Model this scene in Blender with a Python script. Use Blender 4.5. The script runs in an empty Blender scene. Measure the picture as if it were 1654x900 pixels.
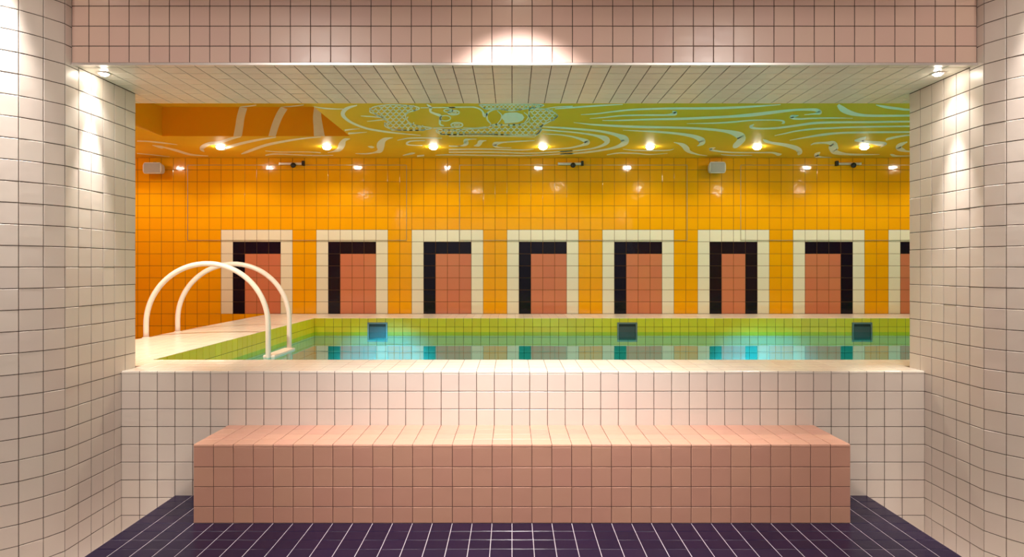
import bpy, bmesh, math, random
from mathutils import Vector, Matrix
random.seed(7)
scene = bpy.context.scene
COL = scene.collection

# ------------------------------------------------------------------ camera, world, exposure
EYE = 1.285
F = 1050.0                      # focal length in pixels of the 1654 px wide frame
HOR = 432.0
cam_d = bpy.data.cameras.new('camera')
cam_d.sensor_width = 36.0
cam_d.lens = F / 1654.0 * 36.0
cam_d.shift_y = -18.0 / 1654.0
cam_d.clip_start = 0.02
cam = bpy.data.objects.new('camera', cam_d)
cam.location = (0, 0, EYE)
cam.rotation_euler = (math.pi / 2, 0, 0)
COL.objects.link(cam)
scene.camera = cam

world = bpy.data.worlds.new('world')
scene.world = world
world.use_nodes = True
world.node_tree.nodes['Background'].inputs[0].default_value = (0.02, 0.02, 0.02, 1)
world.node_tree.nodes['Background'].inputs[1].default_value = 0.3

vs = scene.view_settings
vs.view_transform = 'Standard'
vs.look = 'None'
vs.exposure = 1.0
vs.gamma = 1.0
vs.use_curve_mapping = False
scene.cycles.max_bounces = 10
scene.cycles.diffuse_bounces = 5
scene.cycles.glossy_bounces = 4
scene.cycles.transparent_max_bounces = 12
scene.cycles.sample_clamp_indirect = 6.0
scene.cycles.use_denoising = True

# light levels, all in one place (watts)
WARM = (1.0, 0.84, 0.66)
WHITE = (1.0, 0.93, 0.86)
L_HALL = 12.0        # seven downlights over the far wall
L_HALL_ADDED = 17.0       # unseen second row, added over the water for its light
L_COPING = 150.0     # downlight over the ladder
L_POOL = 22.0        # underwater lamps
L_BEAM = 430.0       # focused underwater lamps
L_SOFFIT = 52.0      # two downlights in the soffit
L_BENCH = 245.0      # spot above the bench
L_PILLAR = 130.0      # ceiling spots beside the rounded walls
L_ROOM_FILL = 28.0        # unseen downlights added as fill light for the anteroom

# ------------------------------------------------------------------ materials
def new_mat(name):
    m = bpy.data.materials.new(name)
    m.use_nodes = True
    return m, m.node_tree.nodes, m.node_tree.links, m.node_tree.nodes['Principled BSDF']

def tile_mat(name, col, rough=0.16, var=0.06, hue=0.006, wave=0.06, spec=0.5):
    m, N, L, P = new_mat(name)
    oi = N.new('ShaderNodeObjectInfo')
    ge = N.new('ShaderNodeNewGeometry')
    add = N.new('ShaderNodeMath'); add.operation = 'ADD'
    L.new(oi.outputs['Random'], add.inputs[0]); L.new(ge.outputs['Random Per Island'], add.inputs[1])
    fr = N.new('ShaderNodeMath'); fr.operation = 'FRACT'
    L.new(add.outputs[0], fr.inputs[0])
    tc = N.new('ShaderNodeTexCoord')
    nz = N.new('ShaderNodeTexNoise'); nz.inputs['Scale'].default_value = 9.0; nz.inputs['Detail'].default_value = 3
    L.new(ge.outputs['Position'], nz.inputs['Vector'])
    mx = N.new('ShaderNodeMath'); mx.operation = 'MULTIPLY_ADD'; mx.inputs[1].default_value = 0.6
    sc = N.new('ShaderNodeMath'); sc.operation = 'MULTIPLY'; sc.inputs[1].default_value = 0.4
    L.new(nz.outputs['Fac'], sc.inputs[0])
    L.new(fr.outputs[0], mx.inputs[0]); L.new(sc.outputs[0], mx.inputs[2])
    mr = N.new('ShaderNodeMapRange'); mr.inputs['To Min'].default_value = 1 - var; mr.inputs['To Max'].default_value = 1 + var
    L.new(mx.outputs[0], mr.inputs['Value'])
    mh = N.new('ShaderNodeMapRange'); mh.inputs['To Min'].default_value = 0.5 - hue; mh.inputs['To Max'].default_value = 0.5 + hue
    L.new(fr.outputs[0], mh.inputs['Value'])
    hs = N.new('ShaderNodeHueSaturation'); hs.inputs['Color'].default_value = (*col, 1)
    L.new(mr.outputs[0], hs.inputs['Value']); L.new(mh.outputs[0], hs.inputs['Hue'])
    L.new(hs.outputs[0], P.inputs['Base Color'])
    P.inputs['Roughness'].default_value = rough
    P.inputs['Specular IOR Level'].default_value = spec
    if wave > 0:
        n2 = N.new('ShaderNodeTexNoise'); n2.inputs['Scale'].default_value = 14.0; n2.inputs['Detail'].default_value = 1
        L.new(ge.outputs['Position'], n2.inputs['Vector'])
        b = N.new('ShaderNodeBump'); b.inputs['Strength'].default_value = wave; b.inputs['Distance'].default_value = 0.02
        L.new(n2.outputs['Fac'], b.inputs['Height']); L.new(b.outputs[0], P.inputs['Normal'])
    return m

def plain_mat(name, col, rough=0.6, metal=0.0, noise=0.06, scale=60):
    m, N, L, P = new_mat(name)
    ge = N.new('ShaderNodeNewGeometry')
    nz = N.new('ShaderNodeTexNoise'); nz.inputs['Scale'].default_value = scale; nz.inputs['Detail'].default_value = 4
    L.new(ge.outputs['Position'], nz.inputs['Vector'])
    mr = N.new('ShaderNodeMapRange'); mr.inputs['To Min'].default_value = 1 - noise; mr.inputs['To Max'].default_value = 1 + noise
    L.new(nz.outputs['Fac'], mr.inputs['Value'])
    hs = N.new('ShaderNodeHueSaturation'); hs.inputs['Color'].default_value = (*col, 1)
    L.new(mr.outputs[0], hs.inputs['Value'])
    L.new(hs.outputs[0], P.inputs['Base Color'])
    P.inputs['Roughness'].default_value = rough
    P.inputs['Metallic'].default_value = metal
    return m

def emit_mat(name, col, strength):
    m, N, L, P = new_mat(name)
    P.inputs['Base Color'].default_value = (0.8, 0.8, 0.8, 1)
    P.inputs['Emission Color'].default_value = (*col, 1)
    P.inputs['Emission Strength'].default_value = strength
    return m

M = {}
M['white'] = tile_mat('white_tile', (0.70, 0.62, 0.555), 0.34, 0.04, 0.006)
M['soffit'] = tile_mat('soffit_tile', (0.76, 0.71, 0.61), 0.26, 0.04, 0.006)
M['header'] = tile_mat('pink_bounce_tile', (0.65, 0.45, 0.375), 0.3, 0.04, 0.006)  # white header tile with pink bounced light put into its base colour
M['pink'] = tile_mat('salmon_tile', (0.64, 0.335, 0.24), 0.32, 0.03, 0.004)
M['purple'] = tile_mat('aubergine_tile', (0.011, 0.0055, 0.029), 0.26, 0.15, 0.01, 0.06, 0.22)
M['orange'] = tile_mat('orange_tile', (0.84, 0.365, 0.003), 0.09, 0.02, 0.002, 0.06)
M['cream'] = tile_mat('cream_tile', (0.80, 0.74, 0.60), 0.12, 0.02, 0.003, 0.06)
M['black'] = tile_mat('black_tile', (0.003, 0.003, 0.013), 0.10, 0.2, 0.01, 0.06, 0.3)
M['coral'] = tile_mat('coral_tile', (0.58, 0.185, 0.10), 0.12, 0.03, 0.003, 0.06)
M['lime'] = tile_mat('lime_yellow_tile', (0.74, 0.60, 0.012), 0.35, 0.05, 0.006)
M['aqua'] = tile_mat('aqua_glow_tile', (0.42, 0.64, 0.56), 0.4, 0.04, 0.006)  # submerged tiles: cyan glow of the lit water put into their colour
M['coping'] = tile_mat('coping_tile', (0.72, 0.645, 0.565), 0.26, 0.05, 0.010)
M['grout'] = plain_mat('dark_grout', (0.060, 0.036, 0.028), 0.9)
M['grout_pink'] = plain_mat('brown_grout', (0.13, 0.06, 0.045), 0.9)
M['grout_light'] = plain_mat('pale_grout', (0.50, 0.44, 0.46), 0.9)
M['grout_orange'] = plain_mat('orange_grout', (0.10, 0.04, 0.004), 0.9)
M['grout_lime'] = plain_mat('lime_grout', (0.10, 0.085, 0.012), 0.9)
M['grout_cop'] = plain_mat('sand_grout', (0.20, 0.14, 0.11), 0.9)
M['ceil'] = plain_mat('ochre_ceiling_paint', (0.84, 0.49, 0.010), 0.55, 0, 0.04, 6)
M['paint'] = plain_mat('mural_white_paint', (0.88, 0.87, 0.78), 0.6, 0, 0.05, 30)
M['orange_paint'] = plain_mat('orange_wall_paint', (0.86, 0.39, 0.004), 0.5, 0, 0.04, 6)
M['plaster'] = plain_mat('pale_plaster', (0.74, 0.66, 0.60), 0.8, 0, 0.03, 8)
M['steel'] = plain_mat('brushed_steel', (0.62, 0.60, 0.57), 0.28, 1.0, 0.08, 90)
M['edge'] = plain_mat('aluminium_edge', (0.72, 0.66, 0.63), 0.35, 0.6, 0.05, 90)
M['rail'] = plain_mat('white_rail_enamel', (0.74, 0.62, 0.57), 0.3, 0, 0.02, 30)
M['dark'] = plain_mat('black_plastic', (0.010, 0.009, 0.009), 0.4)
M['hatch'] = plain_mat('hatch_metal', (0.40, 0.34, 0.26), 0.4, 0.5, 0.06, 90)
M['grey_steel'] = plain_mat('grey_steel', (0.22, 0.23, 0.23), 0.35, 0.7, 0.08, 90)
M['dark_steel'] = plain_mat('dark_steel', (0.10, 0.11, 0.12), 0.35, 0.8)
M['speaker'] = plain_mat('speaker_white_plastic', (0.66, 0.62, 0.57), 0.5)
M['mesh'] = plain_mat('speaker_grille', (0.36, 0.34, 0.32), 0.6, 0, 0.3, 400)
M['lens'] = emit_mat('lamp_lens', (1.0, 0.90, 0.74), 60.0)
M['lens_pool'] = emit_mat('pool_lamp_lens', (0.45, 0.93, 1.0), 20.0)

def water_mat():
    m = bpy.data.materials.new('pool_water'); m.use_nodes = True
    N, L = m.node_tree.nodes, m.node_tree.links
    N.remove(N['Principled BSDF'])
    out = N['Material Output']
    fr = N.new('ShaderNodeFresnel'); fr.inputs['IOR'].default_value = 1.33
    tr = N.new('ShaderNodeBsdfTransparent'); tr.inputs[0].default_value = (0.14, 0.84, 0.80, 1)
    gl = N.new('ShaderNodeBsdfGlossy'); gl.inputs['Roughness'].default_value = 0.012
    gl.inputs['Color'].default_value = (1, 1, 1, 1)
    ge = N.new('ShaderNodeNewGeometry')
    nz = N.new('ShaderNodeTexNoise'); nz.inputs['Scale'].default_value = 3.0; nz.inputs['Detail'].default_value = 1
    L.new(ge.outputs['Position'], nz.inputs['Vector'])
    b = N.new('ShaderNodeBump'); b.inputs['Strength'].default_value = 0.02; b.inputs['Distance'].default_value = 0.02
    L.new(nz.outputs['Fac'], b.inputs['Height'])
    L.new(b.outputs[0], gl.inputs['Normal'])
    mx = N.new('ShaderNodeMixShader')
    L.new(fr.outputs[0], mx.inputs[0]); L.new(tr.outputs[0], mx.inputs[1]); L.new(gl.outputs[0], mx.inputs[2])
    L.new(mx.outputs[0], out.inputs['Surface'])
    return m
M['water'] = water_mat()

# ------------------------------------------------------------------ helpers
def link(name, me, parent=None, mat=None):
    o = bpy.data.objects.new(name, me)
    COL.objects.link(o)
    if parent is not None:
        o.parent = parent
    if mat is not None:
        me.materials.append(mat)
    return o

def empty(name, loc=(0, 0, 0)):
    o = bpy.data.objects.new(name, None)
    o.location = loc
    o.empty_display_size = 0.1
    COL.objects.link(o)
    return o

def tag(o, label, cat, group=None):
    o['label'] = label; o['category'] = cat
    if group: o['group'] = group
    return o

def struct(o, label, cat):
    o['kind'] = 'structure'
    return tag(o, label, cat)

def mesh_of(verts, faces, smooth=False):
    me = bpy.data.meshes.new('mesh')
    me.from_pydata(verts, [], faces)
    me.validate(); me.update()
    if smooth:
        for p in me.polygons: p.use_smooth = True
    return me

def box_data(x0, x1, y0, y1, z0, z1):
    v = [(x0, y0, z0), (x1, y0, z0), (x1, y1, z0), (x0, y1, z0), (x0, y0, z1), (x1, y0, z1), (x1, y1, z1), (x0, y1, z1)]
    f = [(0, 3, 2, 1), (4, 5, 6, 7), (0, 1, 5, 4), (1, 2, 6, 5), (2, 3, 7, 6), (3, 0, 4, 7)]
    return v, f

def boxes(lst):
    V, Fc = [], []
    for b in lst:
        v, f = box_data(*b)
        k = len(V)
        V += v; Fc += [tuple(i + k for i in q) for q in f]
    return mesh_of(V, Fc)

def bev_box(x0, x1, y0, y1, z0, z1, r=0.004, seg=2):
    bm = bmesh.new()
    bmesh.ops.create_cube(bm, size=1.0)
    for v in bm.verts:
        v.co = Vector(((x0 + x1) / 2 + v.co.x * (x1 - x0), (y0 + y1) / 2 + v.co.y * (y1 - y0), (z0 + z1) / 2 + v.co.z * (z1 - z0)))
    bmesh.ops.bevel(bm, geom=bm.edges[:], offset=r, segments=seg, profile=0.5, affect='EDGES')
    me = bpy.data.meshes.new('mesh'); bm.to_mesh(me); bm.free()
    return me

def prism(poly, z0, z1):
    bm = bmesh.new()
    lo = [bm.verts.new((x, y, z0)) for x, y in poly]
    hi = [bm.verts.new((x, y, z1)) for x, y in poly]
    n = len(poly)
    for i in range(n):
        bm.faces.new((lo[i], lo[(i + 1) % n], hi[(i + 1) % n], hi[i]))
    f1 = bm.faces.new(lo[::-1]); f2 = bm.faces.new(hi)
    bmesh.ops.recalc_face_normals(bm, faces=bm.faces[:])
    bmesh.ops.triangulate(bm, faces=[f1, f2])
    me = bpy.data.meshes.new('mesh'); bm.to_mesh(me); bm.free()
    return me

def lathe(profile, n=32, axis='Z'):
    """profile: list of (radius, height); closed by the axis where radius is 0"""
    V, Fc = [], []
    for r, h in profile:
        for i in range(n):
            a = 2 * math.pi * i / n
            V.append((r * math.cos(a), r * math.sin(a), h))
    for k in range(len(profile) - 1):
        for i in range(n):
            j = (i + 1) % n
            Fc.append((k * n + i, k * n + j, (k + 1) * n + j, (k + 1) * n + i))
    if axis == 'Y':
        V = [(x, z, -y) for x, y, z in V]
    me = mesh_of(V, Fc, True)
    return me

def tube(points, radius, n=14):
    V, Fc = [], []
    P = [Vector(p) for p in points]
    up = Vector((0, 1, 0))
    for i, p in enumerate(P):
        t = (P[min(i + 1, len(P) - 1)] - P[max(i - 1, 0)]).normalized()
        a = up - t * up.dot(t)
        if a.length < 1e-4:
            a = Vector((1, 0, 0))
        a.normalize(); b = t.cross(a)
        for k in range(n):
            th = 2 * math.pi * k / n
            V.append(tuple(p + (a * math.cos(th) + b * math.sin(th)) * radius))
    m = len(P)
    for i in range(m - 1):
        for k in range(n):
            q = (k + 1) % n
            Fc.append((i * n + k, i * n + q, (i + 1) * n + q, (i + 1) * n + k))
    Fc.append(tuple(range(n))[::-1]); Fc.append(tuple((m - 1) * n + k for k in range(n)))
    return mesh_of(V, Fc, True)

# ---- tiles
DEPTH, BEV = 0.006, 0.0016
def tile_geo(w, h):
    a, b = w / 2, h / 2
    V = []
    for x, y, z in ((a, b, -DEPTH), (a, b, -BEV * 0.8), (a - BEV, b - BEV, 0)):
        V += [(-x, -y, z), (x, -y, z), (x, y, z), (-x, y, z)]
    Fc = [(8, 9, 10, 11)]
    for k in (0, 4):
        for i in range(4):
            j = (i + 1) % 4
            Fc.append((k + i, k + j, k + 4 + j, k + 4 + i))
    return V, Fc

NOSE = 0.014
def nose_geo(w, h):
    """edge tile: local y runs from the rounded front edge (-h/2) back; its lip turns down by NOSE"""
    y0, y1 = -h / 2, h / 2
    pr = [(y0 + 0.006, -NOSE), (y0, -NOSE), (y0, -0.007), (y0 + 0.0021, -0.0021), (y0 + 0.007, 0.0), (y1 - BEV, 0.0), (y1, -BEV), (y1, -DEPTH)]
    V = [(-w / 2, y, z) for y, z in pr] + [(w / 2, y, z) for y, z in pr]
    n = len(pr)
    Fc = [(i + n, i + n + 1, i + 1, i)[::-1] for i in range(n - 1)]
    Fc = [(i, i + 1, i + 1 + n, i + n)[::-1] for i in range(n - 1)]
    Fc.append(tuple(range(n))); Fc.append(tuple(range(n, 2 * n))[::-1])
    return V, Fc

_tiles = {}
def tile_mesh(w, h, mat, nose=False):
    key = (round(w, 4), round(h, 4), mat, nose)
    if key not in _tiles:
        V, Fc = (nose_geo if nose else tile_geo)(w, h)
        me = mesh_of(V, Fc)
        me.name = mat + '_tile'
        me.materials.append(M[mat])
        _tiles[key] = me
    return _tiles[key]

def tile_matrix(c, u, v, n, tilt, lift):
    rot = Matrix((u, v, n)).transposed().to_4x4()
    r = Matrix.Rotation(random.gauss(0, tilt), 4, 'X') @ Matrix.Rotation(random.gauss(0, tilt), 4, 'Y')
    return Matrix.Translation(Vector(c) + n * random.uniform(-lift, lift)) @ rot @ r

class Field:
    """collects tiles of one surface: single tiles become objects, the rest one joined part"""
    def __init__(self, parent, tilt=0.0035, lift=0.0003, name='tile'):
        self.parent, self.tilt, self.lift, self.name = parent, tilt, lift, name
        self.rest = {}
        self.count = 0
    def put(self, c, u, v, w, h, mat, single=True, nose=False, parent=None):
        n = u.cross(v)
        mw = tile_matrix(c, u, v, n, self.tilt, self.lift)
        if single:
            o = bpy.data.objects.new(self.name, tile_mesh(w, h, mat, nose))
            o.parent = parent or self.parent
            o.matrix_local = mw if parent is None else Matrix.Translation(-parent.location) @ mw
            COL.objects.link(o)
            self.count += 1
        else:
            V, Fc = (nose_geo if nose else tile_geo)(w, h)
            RV, RF = self.rest.setdefault(mat, ([], []))
            k = len(RV)
            RV += [tuple(mw @ Vector(p)) for p in V]
            RF += [tuple(i + k for i in q) for q in Fc]
    def grid(self, P0, u, v, us, vs_, mat, joint=0.0035, pick=None, nose_row=None):
        P0, u, v = Vector(P0), Vector(u), Vector(v)
        for j in range(len(vs_) - 1):
            for i in range(len(us) - 1):
                w, h = us[i + 1] - us[i] - joint, vs_[j + 1] - vs_[j] - joint
                if w < 0.006 or h < 0.006: continue
                a, b = (us[i] + us[i + 1]) / 2, (vs_[j] + vs_[j + 1]) / 2
                how = True if pick is None else pick(i, j, a, b)
                if how is None: continue
                mm = mat
                par = None
                if isinstance(how, tuple): how, mm, par = how
                nose = nose_row is not None and j == nose_row
                c = P0 + u * a + v * b
                if nose:
                    h += joint / 2; c = c - v * (joint / 4)
                self.put(c, u, v, w, h, mm, how, nose, par)
    def finish(self, name='tile_field'):
        for mat, (V, Fc) in self.rest.items():
            o = link(name, mesh_of(V, Fc), self.parent, M[mat])
            o['kind'] = 'stuff'

X, Y, Z = Vector((1, 0, 0)), Vector((0, 1, 0)), Vector((0, 0, 1))
def steps(a, b, phase, pitch):
    """boundaries from a to b with joints at phase + k*pitch in between"""
    out = [a]
    k = math.ceil((a - phase) / pitch + 0.3)
    while phase + k * pitch < b - pitch * 0.3:
        out.append(phase + k * pitch); k += 1
    out.append(b)
    return out

# ------------------------------------------------------------------ measures of the place
XL, XR = -2.203, 2.326           # reveals of the opening
Y_HEAD, Y_PAR, Y_JAMB, Y_SOF = 3.251, 3.664, 3.805, 4.025
Z_SOF, Z_ROOM = 2.300, 2.90
Z_COP, Z_WATER = 0.700, 0.538
Y_BENCH, Z_BENCH = 3.264, 0.396
FX0, FX1 = -1.9, 2.0             # dark floor
Z_LOW = -0.314                   # bed of the channels beside the floor
PX0, PX1, PY0, PY1 = -2.28, 6.30, 4.12, 7.50
Y_WALL, Z_CEIL = 8.18, 2.664
HX0, HX1 = -5.30, 6.90
CX0, CX1, CY0, CY1, CZ = -3.675, -1.704, 4.60, 6.83, 2.970   # coffer

# ------------------------------------------------------------------ floor
floor = link('floor', boxes([(FX0, FX1, -2.0, Y_PAR, Z_LOW, -0.002)]), None, M['grout_light'])
struct(floor, 'dark aubergine square tiled floor with pale grout in front of the bench', 'floor')
bed = link('channel_bed', boxes([(-3.4, 3.5, -2.0, Y_PAR + 0.1, Z_LOW - 0.05, Z_LOW)]), floor, M['plaster'])
fld = Field(floor, 0.002, 0.0002)
ys = [Y_PAR - 0.1 * k for k in range(57)][::-1]
def pick(i, j, a, b):
    if b > Y_BENCH and -1.6 < a < 1.7: return None
    return b > 2.8
fld.grid((0, 0, 0), X, Y, steps(FX0, FX1, 0, 0.1), ys, 'purple', 0.0035, pick)
fld.finish()

# ------------------------------------------------------------------ low wall in front of the pool
par = link('wall_pool_front', boxes([(XL, XR, Y_PAR + 0.002, PY0 - 0.004, Z_LOW, Z_COP - 0.002)]), None, M['grout'])
struct(par, 'low wall of white square tiles behind the bench', 'wall')
fld = Field(par, 0.002)
ztop = Z_COP - NOSE
zs = steps(Z_LOW, ztop, ztop, 0.1)
def pick(i, j, a, b):
    if -1.6 < a < 1.7 and b < Z_BENCH - 0.06: return None
    if FX0 < a < FX1 and b < 0.0 - 0.05: return None
    return True
fld.grid((0, Y_PAR, 0), X, Z, steps(XL, XR, 0, 0.1), zs, 'white', 0.0035, pick)

# coping around the pool
cop = link('pool_coping', boxes([
    (XL, XR, Y_PAR + 0.004, PY0 - 0.003, Z_COP - 0.05, Z_COP - 0.0015),
    (-3.06, XL, Y_JAMB + 0.01, PY0 - 0.003, Z_COP - 0.05, Z_COP - 0.0015),
    (XR, PX1, Y_JAMB + 0.01, PY0 - 0.003, Z_COP - 0.05, Z_COP - 0.0015),
    (-3.06, PX0 - 0.003, PY0 - 0.003, Y_WALL - 0.01, Z_COP - 0.05, Z_COP - 0.0015),
    (PX0 - 0.003, PX1, PY1 + 0.003, Y_WALL - 0.01, Z_COP - 0.05, Z_COP - 0.0015),
    (-3.06, -3.02, Y_JAMB + 0.01, Y_WALL - 0.01, 0.0, Z_COP - 0.05)]), None, M['grout_cop'])
struct(cop, 'pale tiled coping running around the pool edge', 'coping')
fld = Field(cop, 0.002, 0.0002)
yr = [Y_PAR, 3.764, 3.864, 3.964, 4.064, PY0]
fld.grid((0, 0, Z_COP), X, Y, steps(XL, XR, 0, 0.1), yr, 'coping', 0.003, None, 0)
fld.grid((0, 0, Z_COP), X, Y, steps(-3.06, XL, 0, 0.1), yr[2:], 'coping', 0.003, lambda i, j, a, b: False)
fld.grid((0, 0, Z_COP), X, Y, steps(XR, PX1, 0, 0.1), yr[2:], 'coping', 0.003, lambda i, j, a, b: False)
fld.grid((0, 0, Z_COP), X, Y, steps(-3.06, PX0, PX0, 0.1), steps(PY0, Y_WALL - 0.01, 3.664, 0.1), 'coping', 0.002, lambda i, j, a, b: False)
fld.grid((0, 0, Z_COP), X, Y, steps(PX0, PX1, 0.04, 0.1), steps(PY1, Y_WALL - 0.01, PY1, 0.1), 'coping', 0.002, lambda i, j, a, b: False)
fld.finish()

# ------------------------------------------------------------------ rounded side walls with the reveals of the opening
ANG = [24, 34, 46, 58, 70, 82]
def curve_points(x, sgn):
    p = [(x, Y_JAMB), (x, 3.205)]
    cx, cy = x, 3.205
    for a in ANG:
        cx += sgn * 0.1 * math.sin(math.radians(a)); cy -= 0.1 * math.cos(math.radians(a))
        p.append((cx, cy))
    return p
ZL = steps(Z_LOW, Z_ROOM, EYE + 0.001, 0.1)

ZJ = steps(Z_LOW, Z_SOF, EYE + 0.001, 0.1)
def side_wall(name, x, sgn, xs, label):
    pts = curve_points(x, sgn)
    xe, ye = pts[-1]
    off = 0.002 * sgn
    core = [(x + off, Y_JAMB)] + [(px + off, py + (0.002 if k > 1 else 0)) for k, (px, py) in enumerate(pts) if k > 0]
    far = HX0 if sgn < 0 else HX1
    core += [(xs, ye + 0.002), (xs, -2.0), (xs + sgn * 0.1, -2.0), (xs + sgn * 0.1, Y_JAMB - 0.1), (far, Y_JAMB - 0.1), (far, Y_JAMB)]
    w = link(name, prism(core, Z_LOW, Z_ROOM), None, M['grout'])
    struct(w, label, 'wall')
    f = Field(w, 0.0045, 0.0005)
    cols = []
    for k in range(6):
        y1 = Y_JAMB - 0.1 * k
        cols.append(((x, y1), (x, y1 - 0.1), True))
    for k in range(1, len(pts) - 1):
        cols.append((pts[k], pts[k + 1], k <= 3))
    nx = int(abs(xs - xe) / 0.1)
    for k in range(nx):
        cols.append(((xe + sgn * 0.1 * k, ye), (xe + sgn * 0.1 * (k + 1), ye), False))
    for k in range(48):
        cols.append(((xs, ye - 0.1 * k), (xs, ye - 0.1 * (k + 1)), False))
    for (a, b, near) in cols:
        A, B = Vector((*a, 0)), Vector((*b, 0))
        if sgn < 0: A, B = B, A
        t = (B - A).normalized()
        W = (B - A).length
        hidden = a[1] <= Y_JAMB and b[1] >= 3.3
        def pick(i, j, aa, bb):
            if abs(a[0] - x) < 1e-6 and abs(b[0] - x) < 1e-6:
                if a[1] > Y_PAR + 0.06 and bb < Z_COP - 0.02: return None
            if not near: return False
            return bb < 2.66 and bb > -0.2
        jamb = abs(a[0] - x) < 1e-6 and b[1] > Y_HEAD - 0.06 and abs(b[0] - x) < 1e-6
        f.grid(A, t, Z, [0, W], (ZJ if jamb and b[1] > Y_HEAD else ZL), 'white', 0.0035, pick)
    f.finish()
    hall = link('hall_cladding', boxes([(min(far, x + sgn * 0.01), max(far, x + sgn * 0.01), Y_JAMB, Y_JAMB + 0.006, 0, Z_CEIL)]), w, M['orange_paint'])
    return w, f.count
WL, n1 = side_wall('wall_left', XL, -1, -3.4, 'rounded white tiled wall on the left side of the opening')
WR, n2 = side_wall('wall_right', XR, 1, 3.5, 'rounded white tiled wall on the right side of the opening')

# ------------------------------------------------------------------ header above the opening and its soffit
head = link('wall_header', boxes([(XL, XR, Y_HEAD + 0.002, Y_JAMB, Z_SOF + 0.012, Z_ROOM),
                                  (HX0, HX1, Y_JAMB, Y_SOF, Z_SOF + 0.012, Z_ROOM)]), None, M['grout'])
struct(head, 'tiled header wall above the opening, pink bounce light put into its colour', 'wall')
fld = Field(head, 0.0025)
fld.grid((0, Y_HEAD, 0), X, Z, steps(XL, XR, 0, 0.1008), steps(Z_SOF + 0.008, Z_ROOM, 2.392, 0.1002), 'header', 0.0035,
         lambda i, j, a, b: b < 2.72)
fld.finish()
tr = link('trim_1', boxes([(XL, XR, Y_HEAD - 0.002, Y_HEAD + 0.010, Z_SOF - 0.003, Z_SOF + 0.008)]), None, M['edge'])
struct(tr, 'thin metal edge strip along the bottom of the header', 'trim')
sof = link('ceiling_soffit', boxes([(XL, XR, Y_HEAD + 0.010, Y_JAMB, Z_SOF + 0.002, Z_SOF + 0.012),
                                    (HX0, HX1, Y_JAMB, Y_SOF, Z_SOF + 0.002, Z_SOF + 0.012)]), None, M['grout'])
struct(sof, 'white tiled soffit under the header', 'ceiling')
fld = Field(sof, 0.003)
fld.grid((0, 0, Z_SOF), X, -Y, steps(XL, XR, 0, 0.1), [-v for v in steps(Y_HEAD + 0.012, Y_JAMB, 3.205, 0.1)][::-1], 'soffit', 0.0042,
         lambda i, j, a, b: True)
fld.grid((0, 0, Z_SOF), X, -Y, steps(HX0, HX1, 0, 0.1), [-v for v in steps(Y_JAMB, Y_SOF, 3.205, 0.1)][::-1], 'soffit', 0.0042,
         lambda i, j, a, b: False)
fld.finish()

# rest of the room the photographer stands in
rc = link('ceiling_room', boxes([(-3.5, 3.6, -2.0, 3.8, Z_ROOM, Z_ROOM + 0.08)]), None, M['plaster'])
struct(rc, 'pale plaster ceiling of the room in front of the opening', 'ceiling')
rb = link('wall_behind', boxes([(-3.5, 3.6, -2.1, -2.0, Z_LOW, Z_ROOM)]), None, M['plaster'])
struct(rb, 'pale plaster wall behind the viewer', 'wall')

# ------------------------------------------------------------------ pool hall: far wall with the door motifs
PW, PH = 0.15, (Z_CEIL - Z_COP) / 13.0
PHX = -0.0623
wb = link('wall_back', boxes([(HX0, HX1, Y_WALL + 0.002, Y_WALL + 0.12, 0.0, Z_CEIL + 0.02)]), None, M['grout_orange'])
struct(wb, 'orange tiled far wall with a row of door shaped tile pictures', 'wall')
fld = Field(wb, 0.0035, 0.0003)
motifs = {}
def motif(k):
    if k not in motifs:
        e = empty('door_motif', (PHX + 1.2 * k + 0.45, Y_WALL, Z_COP)); e.parent = wb
        e['label'] = ['tile door picture with black stripe at its left and coral field', 'tile door picture with black stripes on both sides',
                      'tile door picture with black stripe at its right and coral field'][0 if k < 2 else (1 if k == 2 else 2)]
        motifs[k] = e
    return motifs[k]
state = {'n': 0}
def wall_pick(i, j, a, b):
    row = math.floor((b - Z_COP) / PH)
    if row < 0: return False if a < -3.0 else None
    c = math.floor((a - PHX) / PW)
    k, c = c // 8, c % 8
    if -3 <= k <= 4 and c < 6 and row < 7:
        if row == 6 or c in (0, 5): mm = 'cream'
        elif row == 5: mm = 'black'
        elif c == 1: mm = 'coral' if k >= 3 else 'black'
        elif c == 4: mm = 'black' if k >= 2 else 'coral'
        else: mm = 'coral'
        if a > 5.3: return (False, mm, None)
        return (True, mm, motif(k))
    single = abs(a) < 4.75 and a < 4.95 and (row < 7 or (row < 12 and -2.2 < a < 3.35))
    if single:
        state['n'] += 1
        if state['n'] > 298: single = False
    return single
fld.grid((0, Y_WALL, 0), X, Z, steps(HX0, HX1, PHX, PW), [Z_COP + PH * k for k in range(-4, 14)], 'orange', 0.0045, wall_pick)
fld.finish()

# thin metal frames of the three hatches in that wall
def px_wall(x, y, d=Y_WALL):
    return ((x - 827.0) * d / F, EYE + (HOR - y) * d / F)
for (xa, xb) in ((303, 657), (742, 1110), (1196, 1562)):
    x0, z1 = px_wall(xa, 266.5); x1, z0 = px_wall(xb, 388.6)
    t, y0, y1 = 0.005, Y_WALL - 0.006, Y_WALL - 0.0005
    link('hatch_frame', boxes([(x0, x1, y0, y1, z1 - t, z1), (x0, x1, y0, y1, z0, z0 + t), (x0, x0 + t, y0, y1, z0 + t, z1 - t), (x1 - t, x1, y0, y1, z0 + t, z1 - t)]), wb, M['hatch'])

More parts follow.
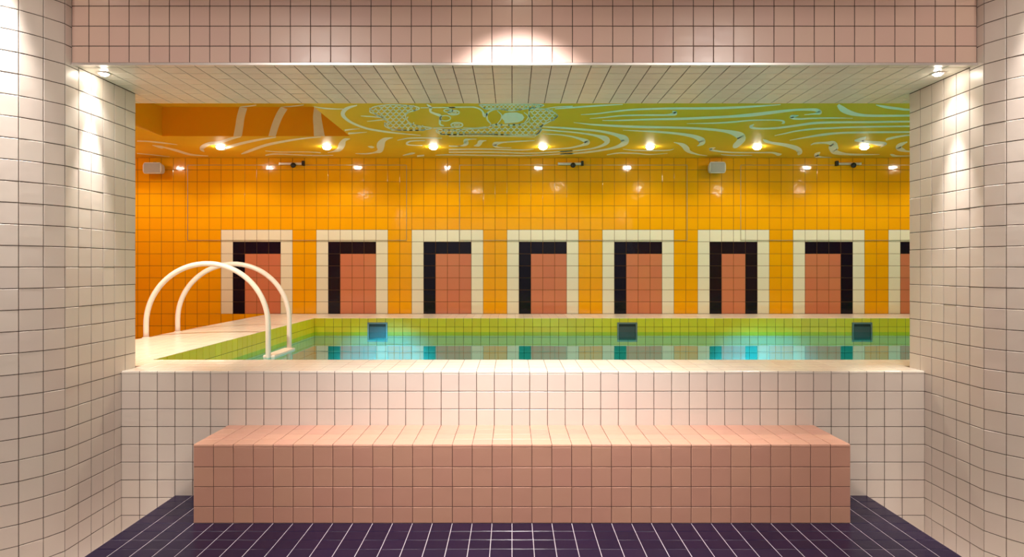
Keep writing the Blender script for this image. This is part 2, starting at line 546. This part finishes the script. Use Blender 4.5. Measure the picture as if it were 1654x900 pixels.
for nm, bx, lab in (('wall_hall_left', (HX0 - 0.1, HX0, Y_JAMB, Y_WALL + 0.1, 0, Z_CEIL), 'plain orange end wall of the pool hall on the left'),
                    ('wall_hall_right', (HX1, HX1 + 0.1, Y_JAMB, Y_WALL + 0.1, 0, Z_CEIL), 'plain orange end wall of the pool hall on the right')):
    struct(link(nm, boxes([bx]), None, M['orange_paint']), lab, 'wall')
fh = link('floor_hall', boxes([(HX0, -3.06, Y_JAMB, Y_WALL, -0.06, 0.0), (PX1, HX1, Y_JAMB, Y_WALL, -0.06, 0.0)]), None, M['plaster'])
struct(fh, 'pale walkway floor beside the raised pool', 'floor')

# ceiling of the hall with its coffer
xs_, ys_ = [HX0, CX0, CX1, HX1], [Y_SOF, CY0, CY1, Y_WALL + 0.02]
V, Fc = [], []
def quad(a, b, c, d):
    k = len(V); V.extend([a, b, c, d]); Fc.append((k, k + 1, k + 2, k + 3))
for i in range(3):
    for j in range(3):
        if i == 1 and j == 1: continue
        quad((xs_[i], ys_[j], Z_CEIL), (xs_[i], ys_[j + 1], Z_CEIL), (xs_[i + 1], ys_[j + 1], Z_CEIL), (xs_[i + 1], ys_[j], Z_CEIL))
quad((CX0, CY0, CZ), (CX0, CY1, CZ), (CX1, CY1, CZ), (CX1, CY0, CZ))
quad((CX0, CY1, Z_CEIL), (CX0, CY1, CZ), (CX1, CY1, CZ), (CX1, CY1, Z_CEIL))
quad((CX0, CY0, Z_CEIL), (CX1, CY0, Z_CEIL), (CX1, CY0, CZ), (CX0, CY0, CZ))
quad((CX0, CY0, Z_CEIL), (CX0, CY0, CZ), (CX0, CY1, CZ), (CX0, CY1, Z_CEIL))
quad((CX1, CY0, Z_CEIL), (CX1, CY1, Z_CEIL), (CX1, CY1, CZ), (CX1, CY0, CZ))
cm = mesh_of(V, Fc); cm.materials.append(M['ceil']); cm.materials.append(M['orange_paint'])
for p in cm.polygons:
    if p.index >= 9: p.material_index = 1
ceil = link('ceiling', cm)
struct(ceil, 'ochre painted pool hall ceiling with white mural and a coffer', 'ceiling')

# ------------------------------------------------------------------ mural painted on the ceiling
REG = {'A': (215, 160, 6.43), 'B': (365, 160, 6.922), 'C': (535, 160, 6.925), 'D': (725, 160, 6.925),
       'E': (905, 160, 6.925), 'F': (1095, 160, 6.925), 'G': (1285, 160, 6.925)}
MV, MF = [], []
def on_ceiling(px, py, plane):
    if plane == 'face':
        d = CY1 - 0.001
        return ((px - 827) * d / F, d, EYE + (HOR - py) * d / F)
    z = (Z_CEIL if plane == 'ceil' else CZ) - 0.001
    d = (z - EYE) * F / (HOR - py)
    return ((px - 827) * d / F, d, z)
def spline(pts, n=5):
    out = []
    for i in range(len(pts) - 1):
        p0, p1, p2, p3 = pts[max(i - 1, 0)], pts[i], pts[i + 1], pts[min(i + 2, len(pts) - 1)]
        for k in range(n):
            t = k / n
            out.append(tuple(0.5 * (2 * b + (c - a) * t + (2 * a - 5 * b + 4 * c - d) * t * t + (3 * b - a - 3 * c + d) * t ** 3)
                             for a, b, c, d in zip(p0, p1, p2, p3)))
    out.append(pts[-1])
    return out
def stroke(reg, pts, plane='ceil', n=5):
    ox, oy, s = REG[reg]
    pts = [(p[0], p[1], p[2] if len(p) > 2 else 10) for p in pts]
    P = spline(pts, n)
    base = len(MV)
    for i, (x, y, w) in enumerate(P):
        a, b = P[max(i - 1, 0)], P[min(i + 1, len(P) - 1)]
        tx, ty = b[0] - a[0], b[1] - a[1]
        L = math.hypot(tx, ty) or 1
        nx, ny = -ty / L, tx / L
        w = max(w, 3) * 0.55
        for q in (1, -1):
            px, py = ox + (x + nx * w * q) / s, oy + (y + ny * w * q) / s
            c = on_ceiling(px, py, plane)
            if plane == 'ceil': c = (c[0], min(c[1], Y_WALL - 0.01), c[2])
            if plane == 'face': c = (c[0], c[1], min(max(c[2], Z_CEIL), CZ))
            MV.append(c)
    for i in range(len(P) - 1):
        k = base + 2 * i
        MF.append((k, k + 1, k + 3, k + 2))
def inside(poly, x, y):
    r = False
    for i in range(len(poly)):
        (x0, y0), (x1, y1) = poly[i], poly[i - 1]
        if (y0 > y) != (y1 > y) and x < (x1 - x0) * (y - y0) / (y1 - y0) + x0: r = not r
    return r
def scales(reg, poly, dx=66, dy=32, w=11):
    ys2 = [p[1] for p in poly]; xs2 = [p[0] for p in poly]
    y, row = min(ys2) + dy * 0.6, 0
    while y < max(ys2):
        x = min(xs2) + (dx / 2 if row % 2 else 0)
        while x < max(xs2):
            if inside(poly, x, y):
                stroke(reg, [(x - dx * .5, y - dy * .45, w), (x - dx * .25, y + dy * .3, w), (x + dx * .25, y + dy * .3, w), (x + dx * .5, y - dy * .45, w)], n=2)
            x += dx
        y += dy; row += 1
    stroke(reg, [(px, py, 12) for px, py in poly] + [(poly[0][0], poly[0][1], 12)], n=3)
def ring(reg, cx, cy, rx, ry, w):
    stroke(reg, [(cx + rx * math.cos(t * math.pi / 6), cy + ry * math.sin(t * math.pi / 6), w) for t in range(13)], n=2)
def fill(reg, poly):
    ox, oy, s = REG[reg]
    k = len(MV)
    for x, y in poly: MV.append(on_ceiling(ox + x / s, oy + y / s, 'ceil'))
    MF.append(tuple(range(k, k + len(poly)))[::-1])

S = [
 ('A', [(40,437,12),(150,440,12),(300,455,14),(460,475,4)]),
 ('A', [(200,480,4),(290,500,26),(330,505,14),(450,535,22),(600,578,18),(780,592,6)]),
 ('A', [(40,565,8),(200,580,8),(380,600,4)]),
 ('A', [(740,548,6),(712,510,40),(790,465,32),(900,450,28),(1029,408,24),(1120,392,6)]),
 ('B', [(-30,570,20),(40,535,28),(200,490,26),(400,450,20),(560,425,10)]),
 ('B', [(170,615,8),(240,590,24),(450,515,26),(700,465,20),(900,437,14),(1060,424,8)]),
 ('B', [(440,630,14),(550,615,14),(800,625,10),(1000,632,12),(1200,630,6)]),
 ('B', [(440,580,8),(600,592,9),(900,592,9),(1060,600,10)]),
 ('B', [(980,85,6),(1100,104,14),(1246,112,10),(1330,110,4)]),
 ('C', [(290,70,10),(200,95,26),(145,130,40),(130,175,40),(170,225,28),(250,275,22),(400,330,20),(600,365,18),(800,388,12),(1000,405,6)]),
 ('C', [(330,190,6),(430,195,12),(600,210,10)]), ('C', [(400,250,5),(500,240,10),(600,230,10)]),
 ('C', [(150,350,16),(220,340,12),(320,332,4)]), ('C', [(190,385,18),(280,380,12),(400,370,4)]),
 ('C', [(-40,600,8),(30,585,16),(90,560,50),(120,510,66),(150,460,36),(210,445,6)]),
 ('C', [(270,610,6),(400,612,14),(500,595,20),(545,570,60),(555,510,80),(590,460,46),(640,440,20),(690,433,5)]),
 ('C', [(410,530,5),(450,538,24),(482,540,5)]),
 ('C', [(740,462,6),(850,440,12),(1000,435,14),(1240,438,8)]),
 ('C', [(1050,465,8),(900,470,12),(845,495,20),(880,515,12),(1020,520,8)]),
 ('C', [(800,632,8),(900,610,20),(940,605,5)]), ('C', [(960,640,16),(1040,630,16)]),
 ('C', [(1070,60,10),(1110,95,30),(1110,140,22),(1160,165,22),(1220,190,28),(1215,250,22),(1220,285,18),(1260,300,10)]),
 ('C', [(1000,98,8),(1200,95,10),(1385,95,10)]), ('C', [(1140,325,12),(1300,320,8),(1385,320,8)]),
 ('D', [(0,95,14),(200,90,12),(300,95,14),(370,130,16),(400,190,30),(440,150,18),(500,120,14),(560,115,8)]),
 ('D', [(425,160,14),(430,230,16),(470,275,10)]), ('D', [(160,320,6),(300,325,10),(420,310,8)]),
 ('D', [(840,150,8),(890,200,12),(840,270,8)]), ('D', [(540,130,8),(590,180,12),(580,230,10),(540,280,8)]),
 ('D', [(1040,345,10),(1000,385,22),(960,420,6)]),
 ('D', [(0,415,8),(400,415,8),(960,425,6)]),
 ('D', [(100,525,6),(160,520,20),(195,495,46),(185,465,38),(230,450,14),(310,447,6)]),
 ('D', [(280,525,6),(330,512,36),(350,485,46),(380,470,18),(420,465,5)]),
 ('D', [(960,465,8),(750,475,14),(600,485,16),(520,503,44),(515,520,36),(560,540,12),(700,545,5)]),
 ('D', [(0,565,14),(400,560,14),(800,570,12),(950,560,6)]),
 ('D', [(0,595,14),(500,595,14),(900,605,12),(1385,580,10)]),
 ('D', [(-150,628,6),(0,625,12),(500,630,14),(900,632,12),(1385,608,10)]),
 ('D', [(0,525,10),(80,528,12),(130,525,6)]),
 ('D', [(1070,110,6),(1200,90,10),(1385,82,12)]),
 ('E', [(-60,110,8),(0,105,12),(200,90,16),(450,72,16),(700,60,8)]),
 ('E', [(230,175,5),(400,165,12),(600,140,14),(800,120,18),(1100,108,20),(1315,105,22),(1715,103,24),(2015,92,22),(2265,76,16),(2465,62,8)]),
 ('E', [(330,218,5),(500,205,12),(700,185,14),(1000,180,16),(1200,178,18),(1290,160,38),(1255,138,14)]),
 ('E', [(470,240,5),(700,238,14),(1000,228,18),(1315,222,24),(1615,210,24),(1915,195,26),(2165,175,34),(2415,145,30),(2635,122,22),(2785,118,24),(2870,125,34),(2902,150,42),(2850,165,18),(2730,175,6)]),
 ('E', [(150,262,5),(350,285,16),(600,300,22),(900,312,24),(1315,320,22),(1615,335,24),(1815,355,28),(1935,380,50),(2025,425,86),(2005,480,66),(1955,525,50),(1935,545,16)]),
 ('E', [(700,348,5),(900,358,12),(1100,368,20),(1315,388,24),(1465,412,34),(1545,440,50),(1585,475,72),(1565,510,28),(1530,525,6)]),
 ('E', [(-280,305,6),(-130,315,14),(0,322,18),(300,345,20),(500,370,24),(650,410,40),(722,460,86),(690,510,46),(560,555,22),(300,595,18),(0,620,12)]),
 ('E', [(-330,330,6),(-180,345,12),(0,360,14),(200,378,16),(400,410,24),(518,455,62),(490,510,30),(350,555,16),(150,580,14),(0,590,10)]),
 ('E', [(-200,388,6),(-80,395,10),(0,400,12),(150,425,18),(260,460,34),(300,485,56),(250,515,24),(120,545,16),(0,555,12),(-200,565,6)]),
 ('E', [(520,625,8),(650,605,14),(850,608,14),(1000,620,10),(1200,608,5)]),
 ('E', [(700,560,5),(850,575,12),(1180,575,12),(1270,560,5)]),
 ('F', [(-45,485,6),(0,495,16),(60,520,44),(100,560,56),(130,590,30),(220,620,14),(330,635,5)]),
 ('F', [(420,545,8),(360,560,28),(420,580,18),(600,597,14),(850,600,12),(1050,600,16),(1120,620,30),(1160,615,8)]),
 ('F', [(480,622,5),(600,630,12),(830,630,5)]),
 ('F', [(100,275,5),(400,270,14),(600,258,16),(800,240,14),(1000,235,12),(1150,240,14),(1185,260,26),(1160,275,6)]),
 ('F', [(850,285,10),(812,312,28),(900,330,18),(1100,325,20),(1315,298,22),(1515,270,24),(1715,262,22),(2115,258,20),(2600,252,18)]),
 ('F', [(1350,185,8),(1270,198,36),(1300,218,22),(1385,222,18),(1515,215,16),(1765,212,12),(1955,215,5)]),
 ('F', [(1080,410,5),(1200,385,12),(1315,360,14),(1515,335,18),(1715,325,18),(2015,313,18),(2600,304,16)]),
 ('F', [(1250,462,5),(1415,432,14),(1615,400,24),(1815,380,20),(2115,373,20),(2600,369,18)]),
 ('F', [(950,450,6),(980,470,30),(1050,490,24),(1200,515,34),(1320,550,48),(1362,590,56),(1340,625,14)]),
 ('G', [(475,65,30),(520,110,58),(600,150,50),(720,178,30),(900,187,24),(1300,185,20)]),
 ('G', [(900,66,8),(1000,88,26),(1150,108,24),(1300,120,20)]),
 ('G', [(170,515,6),(220,495,18),(350,490,24),(420,505,70),(425,550,100),(440,590,56),(550,615,24),(700,622,18),(940,620,6)]),
 ('G', [(275,595,12),(232,630,48),(270,648,20),(400,655,6)]),
 ('G', [(660,465,16),(740,455,46),(790,420,8)]), ('G', [(740,470,26),(850,485,30),(945,500,48),(1012,500,20),(950,540,8)]),
 ('G', [(1010,460,14),(1060,440,24),(1300,402,14)]),
 ('G', [(1250,480,10),(1180,510,40),(1150,545,56),(1200,570,36),(1300,588,12)]),
 ('G', [(1060,620,10),(1090,630,24),(1150,638,12),(1300,635,8)]),
]
for reg, pts in S:
    if pts[-1][0] in (1300, 2600):      # these run on behind the right reveal
        x_, y_, w_ = pts[-1]
        pts = pts + [(x_ + 450, y_ - 6, w_), (x_ + 900, y_ + 8, w_), (x_ + 1250, y_ + 4, 5)]
    stroke(reg, pts)
scales('C', [(430,130),(460,95),(560,72),(700,64),(900,78),(985,100),(950,125),(860,150),(830,190),(850,240),(900,280),(1000,305),(1130,325),(1000,348),(850,350),(700,342),(610,310),(600,282),(640,260),(600,230),(560,200),(500,170),(440,150)])
scales('D', [(900,112),(1100,116),(1195,165),(1212,195),(1150,240),(1040,300),(1020,355),(970,398),(800,408),(500,395),(300,392),(0,398),(-120,380),(-130,340),(0,348),(200,337),(420,322),(500,285),(600,292),(720,290),(850,272),(905,230),(895,170)])
scales('D', [(335,62),(700,58),(1050,62),(1000,90),(860,108),(700,132),(560,108),(420,112)], 46, 22, 8)
ring('D', 55, 152, 62, 24, 14); ring('D', 55, 152, 30, 10, 8); ring('D', 90, 290, 66, 26, 14); ring('D', 90, 290, 32, 11, 8)
ring('D', -40, 215, 60, 30, 10); ring('C', 1310, 130, 50, 18, 10)
fill('D', [(600,185),(625,160),(680,150),(760,150),(820,170),(845,205),(825,240),(770,262),(690,268),(625,275),(615,240),(595,220)])
for pts in ([(195,92,80),(165,200,80),(150,300,82),(128,430,85)], [(655,92,72),(600,180,74),(550,300,74),(512,430,72)], [(1025,92,70),(1020,200,85),(1030,300,95),(1045,430,112)]):
    stroke('B', pts, 'face')
stroke('B', [(160,92,14),(240,82,14),(340,68,8)], 'top'); stroke('B', [(620,95,14),(750,80,12),(870,66,8)], 'top')
mural = link('mural_paint', mesh_of(MV, MF), ceil, M['paint'])
mural['label'] = 'white painted swirls, scales and waves on the ochre ceiling'

# ------------------------------------------------------------------ pool basin and water
basin = link('pool_basin', boxes([
    (PX0 - 0.10, PX0 - 0.002, PY0 - 0.1, PY1 + 0.1, -0.6, Z_COP - 0.052),
    (PX1 + 0.002, PX1 + 0.10, PY0 - 0.1, PY1 + 0.1, -0.6, Z_COP - 0.052),
    (PX0, PX1, PY1 + 0.002, PY1 + 0.10, -0.6, Z_COP - 0.052),
    (PX0, PX1, PY0 - 0.10, PY0 - 0.002, -0.6, Z_COP - 0.052),
    (PX0 - 0.1, PX1 + 0.1, PY0 - 0.1, PY1 + 0.1, -0.7, -0.6)]), None, M['grout_lime'])
struct(basin, 'pool basin lined with lime yellow square tiles', 'pool')
fld = Field(basin, 0.003)
zp = [Z_COP - 0.002 - 0.1 * k for k in range(14)][::-1]
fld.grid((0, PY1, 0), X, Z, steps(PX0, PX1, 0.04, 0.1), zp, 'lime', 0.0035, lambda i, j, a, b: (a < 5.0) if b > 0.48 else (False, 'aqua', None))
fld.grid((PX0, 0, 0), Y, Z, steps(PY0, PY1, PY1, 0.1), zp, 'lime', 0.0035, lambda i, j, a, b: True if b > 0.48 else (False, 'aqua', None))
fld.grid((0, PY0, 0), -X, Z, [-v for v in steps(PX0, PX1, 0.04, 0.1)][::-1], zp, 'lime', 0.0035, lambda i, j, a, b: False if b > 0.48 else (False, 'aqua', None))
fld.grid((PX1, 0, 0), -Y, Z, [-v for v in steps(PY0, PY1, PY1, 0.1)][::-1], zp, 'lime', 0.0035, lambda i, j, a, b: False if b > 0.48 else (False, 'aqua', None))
fld.finish()
link('basin_bottom', boxes([(PX0, PX1, PY0, PY1, -0.6, -0.59)]), basin, M['aqua'])
water = link('water', mesh_of([(PX0, PY0, Z_WATER), (PX1, PY0, Z_WATER), (PX1, PY1, Z_WATER), (PX0, PY1, Z_WATER)], [(0, 1, 2, 3)]), None, M['water'])
struct(water, 'still turquoise pool water reflecting the far wall', 'water')

# skimmers in the far pool wall
for px, lab in ((610, 'steel framed skimmer opening in the far pool edge nearest the ladder'),
                (1013, 'steel framed skimmer opening in the middle of the far pool edge'),
                (1392, 'steel framed skimmer opening in the far pool edge beside the right wall')):
    sx = (px - 827) * PY1 / F
    e = tag(empty('pool_skimmer', (sx, PY1, 0.45)), lab, 'skimmer', 'skimmers in the far pool wall')
    w, h, t = 0.115, 0.20, 0.018
    y0, y1 = -0.014, 0.001
    link('frame', boxes([(-w, w, y0, y1, h - t, h), (-w, w, y0, y1, 0, t), (-w, -w + t, y0, y1, t, h - t), (w - t, w, y0, y1, t, h - t)]), e, M['grey_steel'])
    link('opening_shade_panel', boxes([(-w + t, w - t, -0.006, 0.0, t, h - t)]), e, M['dark'])  # flat dark panel painting the shade inside the opening; the wall behind is solid
    V2, F2 = box_data(-w + t + 0.006, w - t - 0.006, -0.012, -0.008, t, h - t - 0.03)
    link('flap', mesh_of(V2, F2), e, M['dark_steel'])

# ------------------------------------------------------------------ bench
BX0, BX1 = -1.6, 1.7
bench = empty('tiled_bench', (0.05, Y_BENCH, 0)); tag(bench, 'long salmon pink tiled bench built against the low pool wall', 'bench')
def rel(v): return Matrix.Translation(-bench.location)
body = link('body', boxes([(BX0 + 0.002 - 0.05, BX1 - 0.002 - 0.05, 0.002, Y_PAR - Y_BENCH - 0.001, 0.0, Z_BENCH - 0.002)]), bench, M['grout_pink'])
fld = Field(bench, 0.002)
off = -Vector(bench.location)
bxs = steps(BX0, BX1, 0, 0.1)
fld.grid(off + Vector((0, 0, Z_BENCH)), X, Y, bxs, [Y_BENCH + 0.1 * k for k in range(5)], 'pink', 0.003, None, 0)
zb = [0.0, 0.082, 0.182, 0.282, 0.382]
fld.grid(off + Vector((0, Y_BENCH, 0)), X, Z, bxs, zb, 'pink', 0.003)
fld.grid(off + Vector((BX0, 0, 0)), -Y, Z, [-Y_BENCH - 0.1 * k for k in range(5)][::-1], zb, 'pink', 0.003)
fld.grid(off + Vector((BX1, 0, 0)), Y, Z, [Y_BENCH + 0.1 * k for k in range(5)], zb, 'pink', 0.003)

# ------------------------------------------------------------------ pool ladder
lad = empty('pool_ladder', (-2.528, 5.645, Z_COP)); tag(lad, 'white tubular pool ladder with two arched handrails', 'ladder')
R = 0.506
zc = (EYE - 0.475) - Z_COP
for dy in (-0.255, 0.255):
    pts = [(-R, dy, 0.0), (-R, dy, zc * 0.5)]
    pts += [(-R * math.cos(math.pi * k / 40), dy, zc + R * math.sin(math.pi * k / 40)) for k in range(41)]
    pts += [(R, dy, -0.1), (R, dy, -0.5), (R - 0.02, dy, -0.9)]
    rail = link('handrail', tube(pts, 0.0215), lad, M['rail'])
    fl = link('flange', lathe([(0.0, 0.006), (0.026, 0.006), (0.029, 0.004), (0.030, 0.0), (0.0, 0.0)], 28), rail, M['rail'])
    fl.location = (-R, dy, 0.0)
for z in (-0.155, -0.45, -0.75):
    st = link('tread', bev_box(R - 0.045, R + 0.055, -0.255, 0.255, z - 0.02, z + 0.012, 0.008), lad, M['rail'])

# ------------------------------------------------------------------ wall speakers and brackets
def speaker(px, py, wpx, ang, lab):
    x, z = px_wall(px, py, 8.10)
    e = tag(empty('wall_speaker', (x, Y_WALL - 0.001, z)), lab, 'speaker', 'white speakers at the top of the far wall')
    w, h = wpx * 8.1 / F / 2, 0.070
    prof = [(-w, -h * 0.55), (-w * 0.86, -h), (w * 0.86, -h), (w, -h * 0.55), (w, h * 0.55), (w * 0.86, h), (-w * 0.86, h), (-w, h * 0.55)]
    bm = bmesh.new()
    fr = [bm.verts.new((a, -0.16, b)) for a, b in prof]
    bk = [bm.verts.new((a * 0.82, -0.035, b * 0.8)) for a, b in prof]
    n = len(prof)
    for i in range(n):
        bm.faces.new((fr[i], fr[(i + 1) % n], bk[(i + 1) % n], bk[i]))
    bm.faces.new(fr); bm.faces.new(bk)
    bmesh.ops.recalc_face_normals(bm, faces=bm.faces[:])
    bmesh.ops.bevel(bm, geom=bm.edges[:], offset=0.006, segments=2, affect='EDGES')
    me = bpy.data.meshes.new('mesh'); bm.to_mesh(me); bm.free()
    b = link('cabinet', me, e, M['speaker'])
    g = link('grille', bev_box(-w * 0.84, w * 0.84, -0.166, -0.158, -h * 0.84, h * 0.84, 0.003), e, M['mesh'])
    k = link('bracket', boxes([(-0.03, 0.03, -0.006, 0.0, -0.05, 0.05), (-0.014, 0.014, -0.05, -0.004, -0.012, 0.012), (-0.02, 0.02, -0.10, -0.02, h, h + 0.012), (-0.02, 0.02, -0.02, 0.0, h - 0.02, h + 0.012)]), e, M['dark'])
speaker(251, 273, 30, 0, 'pale wall speaker at the top of the orange wall above the ladder')
speaker(1156, 272, 27, 0, 'pale wall speaker at the top of the orange wall above the sixth door picture')

for (xa, xb, ball, end, lab) in ((453, 491, 476, 1, 'short metal bar with black ball on the hatch above the ladder'),
                                 (902, 940, 925, 1, 'short metal bar with black ball on the middle hatch'),
                                 (1350, 1388, 1375, -1, 'short metal bar with black ball on the hatch nearest the right wall')):
    x0, z = px_wall(xa, 265.0); x1, _ = px_wall(xb, 265.0); xm, zm = px_wall(ball, 267.6)
    e = tag(empty('hatch_bar', ((x0 + x1) / 2, Y_WALL - 0.008, z)), lab, 'bar', 'bars at the top of the wall hatches')
    w = (x1 - x0) / 2
    link('bar', bev_box(-w, w, -0.032, -0.012, -0.016, 0.012, 0.004), e, M['edge'])
    hx = w if end > 0 else -w
    link('end_bracket', bev_box(hx - 0.016, hx + 0.016, -0.040, 0.006, -0.026, 0.034, 0.004), e, M['dark'])
    link('end_bracket', bev_box(-hx - 0.008, -hx + 0.008, -0.034, 0.006, -0.018, 0.014, 0.003), e, M['edge'])
    prof = [(0.033 * math.sin(math.pi * k / 10), -0.033 * math.cos(math.pi * k / 10)) for k in range(11)]
    b = link('ball', lathe(prof, 20), e, M['dark'])
    b.location = (xm - (x0 + x1) / 2, -0.048, zm - z - 0.004)

# ------------------------------------------------------------------ downlights
def downlight(x, y, z, watt, lab, spot=120, blend=0.6, col=WARM, r=0.038, group=None, lens='lens', src=0.03, tiltx=0.0, tilty=0.0, spill=0.0):
    e = tag(empty('downlight', (x, y, z)), lab, 'downlight', group)
    link('trim_ring', lathe([(r + 0.012, 0.0), (r + 0.011, -0.004), (r + 0.002, -0.006), (r, -0.003), (r, 0.004)], 28), e, M['edge'])
    link('lens', lathe([(r, -0.002), (r * 0.92, -r * 0.3), (r * 0.7, -r * 0.55), (r * 0.35, -r * 0.7), (0.0, -r * 0.75)], 28), e, M[lens])
    ld = bpy.data.lights.new('lamp', 'SPOT')
    ld.energy = watt; ld.color = col; ld.spot_size = math.radians(spot); ld.spot_blend = blend; ld.shadow_soft_size = src
    lo = bpy.data.objects.new('lamp', ld); COL.objects.link(lo); lo.parent = e
    lo.location = (0, 0, -0.012 - r); lo.rotation_euler = (tiltx, tilty, 0)
    if spill:
        l2 = bpy.data.lights.new('spill', 'SPOT'); l2.energy = spill; l2.color = col; l2.spot_size = math.radians(110); l2.spot_blend = 1.0; l2.shadow_soft_size = src
        o2 = bpy.data.objects.new('spill', l2); COL.objects.link(o2); o2.parent = e; o2.location = lo.location
    return e

ORD = ['first', 'second', 'third', 'fourth', 'fifth', 'sixth', 'seventh', 'eighth', 'ninth']
for k, px in enumerate((183, 356, 528, 700, 877, 1050, 1223, 1396, 1569)):
    d = (Z_CEIL - EYE) * F / (HOR - 237)
    downlight((px - 827) * d / F, d, Z_CEIL, L_HALL, (['round ceiling downlight at the ladder end, hidden by the rounded wall'] + ['bright round ceiling downlight before the far wall, %s from the left' % q for q in ORD[:7]] + ['round ceiling downlight at the far end, hidden by the right rounded wall'])[k], 150, 0.5, r=0.048, group='downlights over the far wall')
for k in range(5):
    downlight(-0.6 + 1.4 * k, 5.05, Z_CEIL, L_HALL_ADDED, 'added unseen ceiling downlight over the water, %s from the left' % ORD[k], 140, 0.6, group='added downlights over the water')
downlight(-2.75, 4.30, Z_CEIL, L_COPING, 'round ceiling downlight before the coffer above the ladder', 96, 0.8, tiltx=math.radians(18))
downlight((168 - 827) * 3.396 / F, 3.396, Z_SOF, L_SOFFIT, 'small round downlight in the soffit by the left reveal', 40, 1.0, WHITE, 0.022, 'downlights in the soffit', src=0.012, spill=4.5)
downlight((1515 - 827) * 3.396 / F, 3.396, Z_SOF, L_SOFFIT, 'small round downlight in the soffit by the right reveal', 40, 1.0, WHITE, 0.022, 'downlights in the soffit', src=0.012, spill=4.5)
downlight(0.03, 2.79, Z_ROOM, L_BENCH, 'round ceiling downlight above the bench', 80, 1.0, (1.0, 0.96, 0.93), 0.03, tiltx=math.radians(11))
downlight(-2.30, 2.89, Z_ROOM, L_PILLAR, 'round ceiling downlight beside the left rounded wall', 44, 1.0, WHITE, 0.03)
downlight(2.423, 2.89, Z_ROOM, L_PILLAR, 'round ceiling downlight beside the right rounded wall', 44, 1.0, WHITE, 0.03)
for (x, y, w_) in ((-1.5, 1.2, 'left near'), (1.6, 1.2, 'right near'), (-1.5, -0.6, 'left rear'), (1.6, -0.6, 'right rear')):
    downlight(x, y, Z_ROOM, L_ROOM_FILL, 'added unseen fill downlight in the plaster room ceiling, %s one of four' % w_, 174, 0.15, WHITE, 0.03, 'added fill downlights')

# underwater lamps on the near side of the basin: wide ones and two focused beams
for k, (x, watt, size, zl) in enumerate(((-1.48, L_BEAM, 26, -0.03), (0.7, L_POOL, 172, 0.16), (2.9, L_BEAM, 26, -0.03), (4.9, L_POOL, 172, 0.16))):
    e = tag(empty('pool_lamp', (x, PY0 + 0.001, zl)), 'round underwater lamp in the near pool side, %s from the ladder' % ORD[k], 'pool lamp', 'underwater lamps')
    link('trim_ring', lathe([(0.085, 0.0), (0.085, 0.012), (0.07, 0.016), (0.068, 0.006)], 28, 'Y'), e, M['steel'])
    link('lens', lathe([(0.068, 0.008), (0.04, 0.014), (0.0, 0.016)], 28, 'Y'), e, M['lens_pool'])
    ld = bpy.data.lights.new('lamp', 'SPOT'); ld.energy = watt; ld.color = (0.30, 0.86, 1.0) if size > 90 else (0.22, 0.66, 1.0)
    ld.spot_size = math.radians(size); ld.spot_blend = 1.0 if size < 90 else 0.3; ld.shadow_soft_size = 0.05
    lo = bpy.data.objects.new('lamp', ld); COL.objects.link(lo); lo.parent = e
    lo.location = (0, 0.04, 0); lo.rotation_euler = (math.radians(90), 0, 0)

print('tiles left', n1, 'right', n2, 'objects', len(bpy.data.objects))
